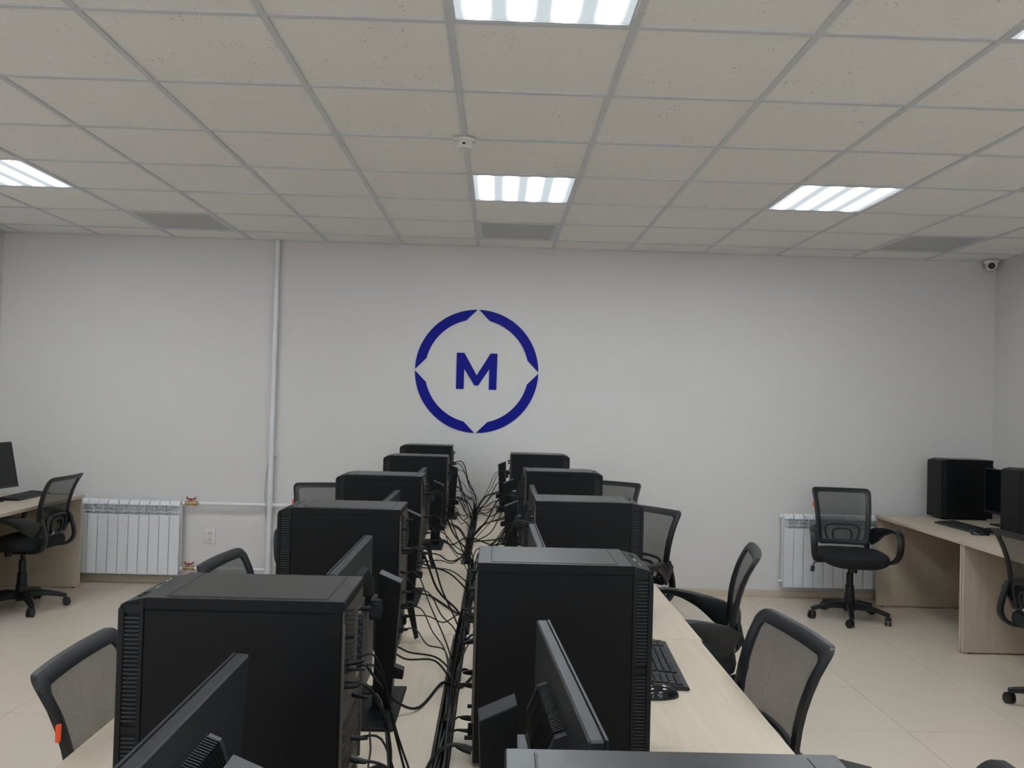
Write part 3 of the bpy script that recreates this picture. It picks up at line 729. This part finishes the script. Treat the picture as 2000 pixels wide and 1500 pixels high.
# ------------------------------------------------------------------ cables
def cable(pts, r, label, group, plug=None):
    t = tag(thing('cable', pts[0]), label, 'cable', group)
    o0 = Vector(pts[0])
    P = [Vector(p)-o0 for p in pts]
    part('cord', 'cable', t, lambda bm: sweep(bm, catmull(P, 5), r, n=6))
    if plug:
        d = (P[1]-P[0]).normalized()
        part('plug', 'cable', t, lambda bm: sweep(bm, [d*-.006, d*.01, d*.022, d*.028], [plug*.8, plug*.8, plug*.62, r*1.2], n=8))
    return t
def tray_x(y):
    for i in range(5):
        if y < DJ[i+1]: return .083+DXO[i]
    return .083+DXO[4]
NTH = ['topmost', 'second highest', 'third highest', 'fourth highest', 'fifth highest', 'sixth highest', 'seventh highest', 'eighth highest']
RG = ['nearest', 'second', 'third', 'fourth', 'farthest']
def tower_cables(side, i, xr, yn, n):
    s = 1 if side == 'left' else -1
    zh = random.uniform(.30, .36); zs = [zh+.012, zh]+[.25, .17, .13, .09, .06][:n-2]; yh = yn+random.uniform(.04, .09); dh = random.uniform(-.1, .2)
    for c in range(n):
        z = DZ+zs[c]
        y = yh+.006*c if c < 2 else yn+random.uniform(.02, .19); dy = dh+.05*c if c < 2 else random.uniform(-.5, .25)
        ye = max(-1.9, min(3.72, y+dy)); tx = tray_x(ye)+random.uniform(-.012, .012); g = abs(tx-xr); out = max(.035, g*random.uniform(.3, .45))
        zz = DZ+.01+random.uniform(0, .01)
        pts = [(xr+s*.004, y, z), (xr+s*out, y+dy*.05, z-random.uniform(-.008, .01)), (xr+s*(out+g*.25), y+dy*.35, z-(z-zz)*random.uniform(.35, .55)),
               (tx-s*.02, y+dy*.75, zz+.04+random.uniform(0, .03)), (tx, ye, zz-.012), (tx+random.uniform(-.008, .008), ye+(.12 if random.random() < .6 else -.12), DZ-.02), (tx, ye+.25 if ye < 3.3 else ye-.3, DZ-.04)]
        lab = f'{NTH[c] if c < n-1 else "lowest"} black cord leaving the back of the {RG[i]} {side} row tower'
        cable(pts, random.choice([.0022, .0028, .0036]), lab, f'cords behind the {RG[i]} {side} row tower', random.choice([.006, .008]))
for i, (x, y) in enumerate(LT): tower_cables('left', i, x, y, 5 if i == 0 else 7)
for i, (x, y) in enumerate(RT):
    tower_cables('right', i, x, y, 7)
def mon_cables(side, i, x, y):
    s = 1 if side == 'left' else -1
    for c in range(3):
        ye = y+random.uniform(-.25, .3); ye = max(-1.9, min(3.7, ye)); tx = tray_x(ye)
        if c == 0:    # lies low across the desk
            pts = [(x-s*.05, y-.06, DZ+.13), (x-s*.01, y-.085, DZ+.09), (x+s*.03, y-.05, DZ+.035), (x+s*.08 if side == 'left' else x-.06, y+.0, DZ+.006), (tx-s*.03, ye, DZ+.006), (tx, ye+.03, DZ-.01), (tx, ye+.16, DZ-.03)]
        else:
            pts = [(x-s*.05, y+.05*c, DZ+.14), (x-s*.0, y+.06*c+.02, DZ+.12), (x+s*.04, y+.06*c, DZ+.11), ((x+tx)/2+s*.03, (y+ye)/2+.02, DZ+.09), (tx-s*.01, ye, DZ+.02), (tx, ye+.06, DZ-.015), (tx, ye+.2, DZ-.035)]
        pts = [(p[0], min(p[1], 3.85), p[2]) for p in pts]
        cable(pts, random.choice([.0026, .0036]), f'{["low-lying", "nearer", "farther"][c]} black lead of the {RG[i]} {side} row monitor', f'leads of the {RG[i]} {side} row monitor')
for i, (x, y) in enumerate(LM): mon_cables('left', i, x, y)
for i, (x, y, a) in enumerate(RM): mon_cables('right', i, x, y)
# long leads lying along the tray
for c in range(8):
    ph = random.uniform(0, 6); pts = []
    y = -2.0+random.uniform(0, .3)
    while y < 3.6-random.uniform(0, 1.2):
        pts.append((tray_x(y)+.010*math.sin(ph+y*2.3)+random.uniform(-.005, .005), y, DZ-.036+.009*(c % 4)+random.uniform(-.005, .006))); y += .17
    cable(pts, random.choice([.003, .0036, .0042]), 'long black cord in the bundle lying along the cable tray', 'cord bundle along the tray')
# loose loops in front, traced
cable([(-.07, -1.17, 1.0), (-.03, -1.17, 1.002), (.0, -1.16, .95), (.012, -1.13, .87), (.005, -1.1, .79), (.0, -1.05, .725), (.03, -1.0, .711), (.07, -.95, .70)], .0035, 'thick video cord arching from the nearest left tower', None, .009)
cable([(.15, -.93, .79), (.12, -.93, .80), (.085, -.95, .79), (.06, -.99, .75), (.068, -1.04, .722), (.09, -1.08, .70)], .0042, 'thick power cord looping off the tower beside the keyboard', None, .011)
cable([(-.06, -1.10, .80), (-.01, -1.06, .81), (.05, -1.08, .775), (.075, -1.15, .735), (.08, -1.3, .712), (.083, -1.5, .70)], .0045, 'thickest power cord curving down towards the bottom edge', None, .01)
cable([(-.062, -1.14, .79), (-.03, -1.13, .80), (.03, -1.02, .785), (.075, -.93, .74), (.083, -.86, .70)], .0035, 'cord crossing from the nearest left tower over the monitor base', None, .007)

# power adapter with a mark, standing on the nearest left desk
t = tag(thing('power_adapter', (-.03, -.93, DZ), .1), 'small black power adapter on the left desk by the bottom edge', 'power adapter')
part('adapter_body', 'bezel', t, lambda bm: box(bm, -.028, .028, -.05, .02, 0, .03, bev=.004), smooth=False)
part('adapter_lead', 'cable', t, lambda bm: sweep(bm, catmull([(-.02, .02, .015), (-.028, .06, .02), (-.026, .1, .04), (-.03, .12, .07)]), .0022, n=6))
for (x, y), lab in (((-.1, .07), 'black flat antenna behind the second left tower'), ((-.135, 1.19), 'black flat antenna behind the third left tower')):
    t = tag(thing('antenna', (x, y, DZ+.13)), lab, 'antenna')
    part('joint', 'bezel', t, lambda bm: cyl(bm, (-.008, 0, .0), (.014, 0, .0), .006, n=10))
    part('paddle', 'bezel', t, lambda bm: prism(bm, [(.006, .012), (.032, .006), (.052, -.105), (.040, -.112)], 1, -.004, .004), smooth=False)
# thin lead on the left wall desk, mouse cord on the right wall desk
cable([(-3.25, 3.66, DZ+.004), (-3.15, 3.665, DZ+.003), (-3.05, 3.66, DZ+.003), (-2.99, 3.64, DZ+.003)], .0022, 'thin black lead across the left wall desk', None)
cable([(3.43, 2.77, DZ+.01), (3.53, 2.80, DZ+.004), (3.58, 2.9, DZ+.02), (3.56, 3.02, DZ+.004), (3.66, 3.08, DZ+.003), (3.8, 3.05, DZ+.003)], .0024, 'black mouse cord curling on the right wall desk', None)
